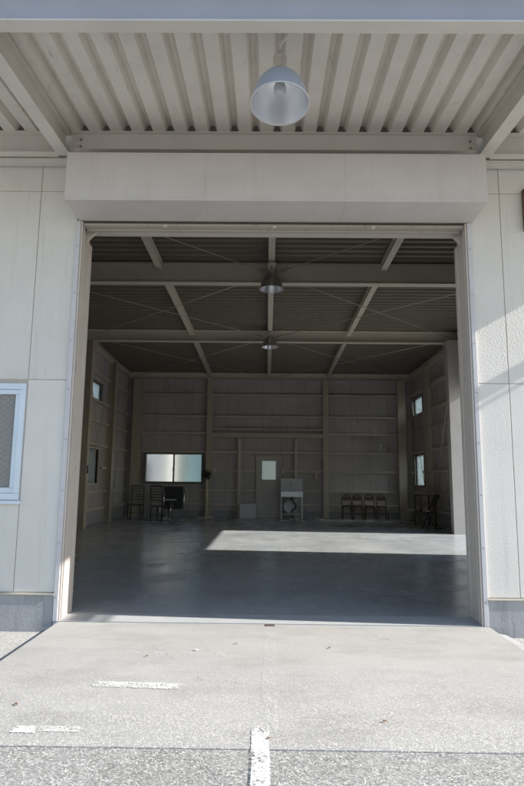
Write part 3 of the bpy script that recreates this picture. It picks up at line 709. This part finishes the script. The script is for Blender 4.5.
# wooden stools with arched backs
def bow(label, loc, rz=0):
    t = thing('bow_back_stool', label, 'chair', loc, rz, 'row of four arched back chairs')
    MB().lathe([(0, .41), (.165, .41), (.175, .425), (.17, .445), (0, .45)], 24).build('seat', m_stoolw, t)
    for x in (-.13, .13):
        for y in (-.13, .13): MB().tube([(x*1.25, y*1.25, 0), (x, y, .42)], [.014, .018], 7).build('leg', m_stoolw, t)
    m = MB(); m.tube([(-.15, .13, .43)]+[(-.16*math.cos(a), .16, .62+.16*math.sin(a)) for a in [PI*i/12 for i in range(13)]]+[(.15, .13, .43)], .015, 8)
    m.box(-.13, .13, .15, .17, .60, .72); m.build('backrest', m_stoolw, t)
    m = MB(); m.box(-.15, .15, -.155, -.14, .16, .18); m.box(-.15, .15, .14, .155, .16, .18); m.build('stretcher', m_stoolw, t)
    return t
s1 = bow('dark arched back chair at the left end of the row on the back wall', (2.62, 19.2, 0))
dup(s1, (2.98, 19.22, 0), .05, 'dark arched back chair, second from the left in the row on the back wall')
dup(s1, (3.36, 19.2, 0), -.04, 'dark arched back chair, third from the left in the row on the back wall')
dup(s1, (3.76, 19.18, 0), .06, 'dark arched back chair at the right end of the row beside the corner column')
# right corner
t = thing('round_stool', 'low round stool with thin metal legs under the lower right window', 'stool', (4.22, 17.1, 0))
MB().lathe([(0, .40), (.16, .40), (.18, .415), (.18, .44), (.15, .455), (0, .455)], 28).build('seat', m_tabtop, t)
for i in range(4): a = PI/4+PI/2*i; MB().tube([(.15*math.cos(a), .15*math.sin(a), 0), (.12*math.cos(a), .12*math.sin(a), .41)], .012, 7).build('leg', m_rod, t)
t = thing('narrow_table', 'narrow brown table against the right wall between the stool and folding chair', 'table', (4.42, 16.5, 0))
B(-.22, .22, -.35, .35, .84, .87).build('table_top', m_stoolw, t, bevel=.004)
for x in (-.19, .19):
    for y in (-.32, .32): B(x-.018, x+.018, y-.018, y+.018, 0, .84).build('leg', m_stoolw, t)
t = thing('folding_chair', 'black folding chair with a leaning back by the white side door post', 'chair', (4.32, 15.7, 0))
B(-.2, .16, -.2, .2, .42, .45).build('seat', m_black, t, bevel=.01)
for y in (-.2, .2):
    MB().tube([(-.14, y, .0), (.02, y, .43), (.22, y, .9)], .013, 8).build('frame_tube', m_black, t)
    MB().tube([(.25, y, .0), (-.14, y, .44)], .013, 8).build('leg', m_black, t)
m = MB(); m.prism([(.09, 0, .60), (.11, 0, .595), (.235, 0, .89), (.215, 0, .9)], (0, -.19, 0), (0, .19, 0)); m.build('backrest', m_black, t)
m = MB(); m.box(-.03, .03, -.0, .0, 0, 0) if 0 else None; B(-.12, -.02, -.13, -.03, .452, .475).build('seat_tag', m_paper, t, bevel=.004)
# wall lamp on the back wall
t = thing('wall_spotlight', 'pale twin head spotlight fixed on the back wall right of the column', 'light', (3.85, 19.55, 2.33))
B(-.12, .02, -.05, .05, -.1, .12).build('body', m_whitep, t, bevel=.01)
MB().tube([(-.07, -.05, 0), (-.07, -.12, -.02)], [.05, .07], 14).build('head', m_stain, t); MB().tube([(.02, 0, .02), (.14, -.04, .05), (.28, -.05, .02)], .012, 8).build('arm', m_stain, t)
MB().tube([(.2, -.05, .02), (.2, -.12, -.10)], [.03, .055], 14).build('head', m_stain, t)

# ---------------------------------------------------------------- outside, seen blurred through the back windows and side windows
def block(name, label, cat, x0, x1, y0, y1, z1, col, roofc, nwin):
    t = thing(name, label, cat, ((x0+x1)/2, (y0+y1)/2, -.09)); hx, hy = (x1-x0)/2, (y1-y0)/2
    B(-hx, hx, -hy, hy, 0, z1).build('wall', M_(name+'_wall', col, .8), t); B(-hx-.2, hx+.2, -hy-.2, hy+.2, z1, z1+.25).build('roof', M_(name+'_roof', roofc, .7), t)
    for i in range(nwin):
        x = -hx+(i+.5)*2*hx/nwin
        f = MB(); f.box(x-.5, x+.5, -hy-.04, -hy+.02, 1.0, 1.04); f.box(x-.5, x+.5, -hy-.04, -hy+.02, 2.06, 2.1); f.box(x-.5, x-.46, -hy-.04, -hy+.02, 1.04, 2.06); f.box(x+.46, x+.5, -hy-.04, -hy+.02, 1.04, 2.06)
        fo = f.build('window', m_alu, t); B(x-.46, x+.46, -hy-.02, -hy+.01, 1.04, 2.06).build('window_pane', m_black, fo)
block('neighbour_house', 'white walled house standing beyond the rear window of the warehouse', 'building', -9.5, -4.35, 26, 32, 3.6, (.75, .73, .68), (.12, .12, .13), 2)
block('neighbour_shed', 'blue green shed standing beyond the right pane of the rear window', 'building', -3.85, -1.0, 27.5, 32, 2.9, (.20, .36, .38), (.25, .25, .26), 1)
# leaves and scraps
lf = []
for i, (x, y, mt, s, lb, cat) in enumerate((( -.50, 4.44, m_paper, .013, 'white paper scrap on the concrete left of centre near the threshold', 'scrap'), (-.83, 4.28, m_leaf, .009, 'brown leaf on the concrete above the middle white mark', 'leaf'),
        (.48, 4.55, m_leaf, .01, 'brown leaf on the concrete right of the centre line near the threshold', 'leaf'), (-1.36, 3.38, m_leaf, .011, 'dark leaf lying above the lowest white mark', 'leaf'),
        (.62, 3.22, m_leaf, .009, 'brown leaf on the worn concrete at right near the joint', 'leaf'), (.02, 3.0, m_leaf, .008, 'tiny dark leaf beside the lower centre line at the joint', 'leaf'),
        (-.22, 4.62, m_leaf, .009, 'reddish leaf just left of the faint centre line', 'leaf'))):
    m = MB(); a = random.random()*6
    pts = [(r_*s*math.cos(a+k)*1.3, r_*s*math.sin(a+k), .004+.003*(j % 2)) for j, (k, r_) in enumerate(((0, 1.4), (.7, .8), (1.6, .7), (2.5, .8), (3.14, 1.2), (3.9, .7), (4.7, .8), (5.5, .7)))]
    o = m.box(0, 0, 0, 0, 0, 0).build('x', mt) if 0 else None
    m.face(pts); o = m.build('fallen_leaf' if cat == 'leaf' else 'paper_scrap', mt, None, solid=.0015); o.location = (x, y, .003); tag(o, lb, cat)
